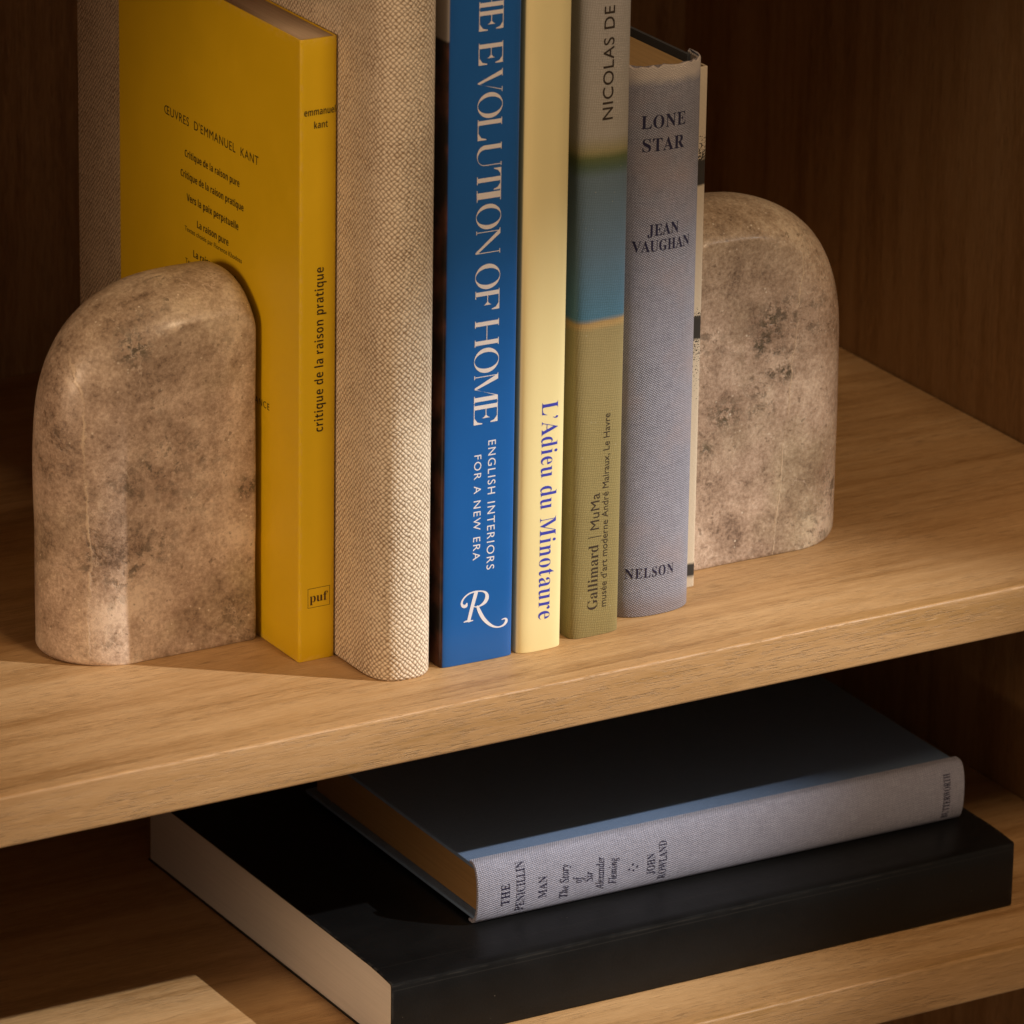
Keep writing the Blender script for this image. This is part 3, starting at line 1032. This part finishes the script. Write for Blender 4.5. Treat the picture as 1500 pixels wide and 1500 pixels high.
def old_hardback(name, label, loc, rot, W, sp, H, depth, board_t, spine_mat, board_mat, page_mat, group=None, jag=None, wrap=0.014):
    """cloth spine wrapped over two boards, page block set in from the boards"""
    rt = root(name, label, 'book', loc, rot, group)
    cov = u_profile(sp, wrap, 0.0012)
    o = from_bm('spine', extrude_profile(cov, 0.0, H, 0.0005, 30, jag), spine_mat, rt, 40)
    for x0, x1 in ((0.0004, board_t), (W - board_t, W - 0.0004)):
        bm = box(x0 + 0.0009 if x0 < W / 2 else x0, x1 if x0 < W / 2 else x1 - 0.0009, wrap - 0.0032, depth, 0.0006, H - 0.0006, 0.0006)
        # cloth of the board carries UVs in metres
        uvl = bm.loops.layers.uv.new("UVMap")
        for f in bm.faces:
            for lp in f.loops:
                lp[uvl].uv = (lp.vert.co.y, lp.vert.co.z)
        from_bm('cover_board', bm, board_mat, rt, 40)
    bsp = Spine(board_t + 0.0002, W - board_t - 0.0002, sp.yf + 0.0022, sp.S * 0.7, sp.p)
    pr = [(bsp.xl, depth - 0.004)] + bsp.front(18) + [(bsp.xr, depth - 0.004)]
    from_bm('page_block', extrude_profile(pr, 0.0032, H - 0.0036, 0.0002, 1), page_mat, rt, 35)
    return rt


def fray(x, y):
    return noise.noise(Vector((x * 420, y * 100, 3.0))) * 0.0019 + noise.noise(Vector((x * 130, 1, 5.0))) * 0.0012


bk = old_hardback('hardback_book', 'worn grey blue cloth hardback with a frayed spine head, right of the painted spine', (LX, LY, 0), (0, 0, R(0.5)), 0.0317, sp, 0.2050, 0.140, 0.0030,
                  M_GREY, M_DKBRD, pages('pages_old', (0.40, 0.255, 0.11)), GB, fray)
S = on_spine(sp)
NAVY = ink('navy_ink', (0.020, 0.017, 0.045))
d = bmesh.new()
place_text(d, serif('LONE'), 'R', 0.0724 - LX, 0.1829, 0.0173, 0.0047, S, serif('H'), -0.001, 1.08)
place_text(d, serif('STAR'), 'R', 0.0730 - LX, 0.1745, 0.0163, 0.0047, S, serif('H'), -0.001, 1.08)
lettering('title_lettering', d, NAVY, bk)
d = bmesh.new()
place_text(d, serif('JEAN'), 'R', 0.0754 - LX, 0.1435, 0.0125, 0.0042, S, serif('H'), -0.001, 1.02)
place_text(d, serif('VAUGHAN'), 'R', 0.0703 - LX, 0.1378, 0.0228, 0.0040, S, serif('H'), -0.001, 1.02)
lettering('author_lettering', d, NAVY, bk)
d = bmesh.new()
place_text(d, serif('NELSON'), 'R', 0.0705 - LX, 0.0150, 0.0190, 0.0038, S, serif('H'), -0.004, 1.15)
lettering('publisher_lettering', d, NAVY, bk)

# --- slim patterned book
s = NT('printed_cloth')
uv = s.coords('UV')
z = s.sep(uv)[1]
zn = s.math('MULTIPLY', s.math('ADD', z, s.math('MULTIPLY', s.math('SUBTRACT', s.noise(uv, 160, 2), 0.5), 0.002)), 4.0)
blk = s.ramp(zn, [(0.0, 0), (0.015, 0), (0.017, 1.0), (0.037, 1.0), (0.039, 0), (0.379, 0.0), (0.381, 1.0), (0.414, 1.0), (0.416, 0.0), (0.611, 0.0), (0.613, 1.0), (0.650, 1.0), (0.652, 0.0), (1.0, 0.0)])
den = s.ramp(zn, [(0.0, 0.0), (0.039, 0.3), (0.06, 0.0), (0.416, 0.72), (0.448, 0.0), (0.60, 0.0), (0.652, 0.75), (0.69, 0.5), (0.72, 0.0), (1.0, 0.0)])
sk = s.noise(uv, 1500, 2, 0.6)
spk = s.math('LESS_THAN', sk, s.math('MULTIPLY', den, 0.72))
dark = s.math('MAXIMUM', blk, spk)
wv = s.sep(s.coords('UV', (7000, 7000, 1)))
thr = s.math('MULTIPLY', s.math('ABSOLUTE', s.math('SINE', wv[0])), s.math('ABSOLUTE', s.math('SINE', wv[1])))
c = s.mix(dark, s.mix(thr, (0.50, 0.40, 0.28), (0.76, 0.65, 0.50)), (0.040, 0.034, 0.028))
M_PRT = s.done(c, 0.8, s.bump(thr, 0.8, 0.0001), 0.25)
sp = Spine(0, 0.0086, 0, 0.0010, 5)
bk = book_standing('paperback_book', 'very slim book in cream cloth printed with black patches beside the pale bookend', 0.1008, sp, 0.120, 0.1966, 0.0009,
                   M_PRT, pages('pages_4', (0.6, 0.5, 0.38)), 0.002, 0.0560)

# ------------------------------------------------------------------ lying books
GL_ = 'books lying stacked on the lower shelf'
# black softcover: local x = thickness (up), local y = depth, local z = towards -x of the world
W, Hh, Dp = 0.0275, 0.2680, 0.192
BLK = plain('black_softcover', (0.0050, 0.0052, 0.0056), 0.40, 0.25, 0.00006, 0.28, 60, 0.0, 0.35)
s = NT.__new__(NT)
s.m, s.t, s.b = BLK, BLK.node_tree, BLK.node_tree.nodes["Principled BSDF"]
co = s.sep(s.coords('Object'))
wob = s.math('MULTIPLY', s.math('SUBTRACT', s.noise(s.coords('Object'), 30, 3), 0.5), 0.0009)


def line_at(c, v, w):
    return s.ramp(s.math('ABSOLUTE', s.math('SUBTRACT', s.math('ADD', c, wob), v)), [(0.0, 1.0), (w, 0.0)])


onT = s.ramp(co[0], [(0.0262, 0.0), (0.0266, 1.0)])
cr1 = s.mix(1.0, line_at(co[1], 0.0122, 0.00025), onT, 'MULTIPLY')
onF = s.ramp(co[1], [(0.0010, 1.0), (0.0016, 0.0)])
cr2 = s.mix(1.0, line_at(co[0], 0.0236, 0.0003), onF, 'MULTIPLY')
rub = s.math('MULTIPLY', s.ramp(s.noise(s.coords('Object'), 260, 3, 0.7), [(0.46, 0.0), (0.62, 1.0)]), s.math('MAXIMUM', s.ramp(co[2], [(0.0004, 1.0), (0.0016, 0.0)]), s.ramp(co[2], [(Hh - 0.0012, 0.0), (Hh - 0.0003, 1.0)])))
arris_glint = s.math('MULTIPLY', s.ramp(s.noise(s.coords('Object', (1, 1, 0.12)), 700, 2, 0.6), [(0.45, 0.1), (0.6, 1.0)]), s.mix(1.0, s.ramp(s.math('ABSOLUTE', s.math('SUBTRACT', co[0], W - 0.0022)), [(0.0, 1.0), (0.0005, 0.0)]), onF, 'MULTIPLY'))  # highlight along the top front edge, painted into the cover colour
wear_glint = s.math('MAXIMUM', s.math('MAXIMUM', s.math('MULTIPLY', cr1, 0.05), s.math('MULTIPLY', cr2, 0.07)), s.math('MAXIMUM', s.math('MULTIPLY', rub, 0.12), s.math('MULTIPLY', arris_glint, 0.12)))  # creases and rubbed ends, plus the painted edge highlight
old = s.b.inputs['Base Color'].links[0].from_socket
s.l(s.mix(wear_glint, old, (0.16, 0.145, 0.125)), s.b.inputs['Base Color'])
rt = root('paperback_book', 'thick black softcover book lying flat under the grey hardback on the lower shelf', 'book', (0.2395, 0.0312, ZL + 0.00005), (0, R(-90), R(-0.3)), GL_)
prof = [(0, Dp)]
prof += [(0, 0.0012), (0.0004, 0.0004), (0.0012, 0.0)]
prof += [(W * 0.3, -0.0001), (W * 0.7, -0.0001)]
prof += [(W - 0.0020, 0.0), (W - 0.0014, 0.0002), (W - 0.0011, 0.0008), (W - 0.0008, 0.0045), (W - 0.0004, 0.0090), (W, 0.016), (W + 0.0002, 0.05), (W, Dp)]
prof = prof[::-1][::-1]
inn = [(x - 0.0006 if x > W / 2 else x + 0.0006, y + (0.0006 if y < 0.001 else 0)) for x, y in prof]
from_bm('cover', extrude_profile(prof + inn[::-1], 0.0, Hh, 0.00008, 1), BLK, rt, 30)
inn2 = [(x - 0.0001 if x > W / 2 else x + 0.0001, min(y + (0.0002 if y < 0.002 else 0), Dp - 0.001)) for x, y in inn]
from_bm('page_block', extrude_profile(inn2, 0.0004, Hh - 0.0005, 0.00005, 1), pages('pages_pale', (0.72, 0.67, 0.62), 'x', 0.88), rt, 30)
# pressed crease lines beside the spine
d = bmesh.new()
for (xx, yy) in ((W - 0.0001, 0.0118),):
    pass
d.free()

# grey cloth hardback lying on it
sp = Spine(0, 0.0242, 0, 0.0048, 2.3)
PZ = ZL + 0.0278
PX, PY = 0.2322, 0.0545
M_NAVB = weave('navy_board_cloth', (0.080, 0.120, 0.205), (0.165, 0.260, 0.430), 0.00062, 0.00012, 0, 0.25, 0.1, 0.75, 0.8)
bk = old_hardback('hardback_book', 'grey cloth hardback with blue boards lying on top of the black softcover', (PX, PY, PZ), (0, R(-90), R(-0.9)), 0.0242, sp, 0.2110, 0.136, 0.0030,
                  M_GREY2, M_NAVB, pages('pages_brown', (0.36, 0.215, 0.085)), GL_, None, 0.0068)
S = on_spine(sp)


def pen(lines, nm):
    d = bmesh.new()
    for body, wx, za, zb, cap, ref, off, tr in lines:
        # world x of the baseline -> local z; world z -> local x. reads +z(world) = +x(local), up = -x(world) = +z(local)
        place_text(d, body, 'R', za, PX - wx + 0.0012, zb - za, cap, S, ref, off, tr)
    lettering(nm, d, NAVY, bk)


pen([(serif('THE'), 0.0358, 0.0063, 0.0148, 0.0035, serif('H'), 0.002, 1.1),
     (serif('PENICILLIN'), 0.0422, 0.0026, 0.0220, 0.0036, serif('H'), 0.002, 1.06),
     (serif('MAN'), 0.0514, 0.0061, 0.0148, 0.0035, serif('H'), 0.002, 1.1)], 'title_lettering')
pen([(ital('The Story'), 0.0605, 0.0041, 0.0175, 0.0036, ital('T'), 0.0, 1.0),
     (ital('of'), 0.0661, 0.0090, 0.0118, 0.0038, ital('f'), 0.0, 1.0),
     (ital('Sir'), 0.0707, 0.0085, 0.0127, 0.0034, ital('S'), 0.0, 1.0),
     (ital('Alexander'), 0.0755, 0.0043, 0.0175, 0.0034, ital('A'), 0.0, 1.0),
     (ital('Fleming'), 0.0810, 0.0054, 0.0160, 0.0034, ital('F'), 0.0, 1.0)], 'subtitle_lettering')
pen([(serif('JOHN'), 0.0972, 0.0059, 0.0145, 0.0033, serif('H'), 0.002, 1.05),
     (serif('ROWLAND'), 0.1022, 0.0030, 0.0185, 0.0033, serif('H'), 0.002, 1.05)], 'author_lettering')
pen([(serif('BUTTERWORTH'), 0.2268, 0.0024, 0.0206, 0.0030, serif('H'), 0.002, 1.0)], 'publisher_lettering')
d = bmesh.new()
for wx, lx in ((0.0862, 0.0100), (0.0880, 0.0093), (0.0877, 0.0117), (0.0896, 0.0105)):
    lz = PX - wx + 0.0012
    d.faces.new([d.verts.new(S(lx + 0.00044 * math.cos(k * math.pi / 6), lz + 0.00044 * math.sin(k * math.pi / 6), 0)) for k in range(12)])
lettering('ornament', d, NAVY, bk)
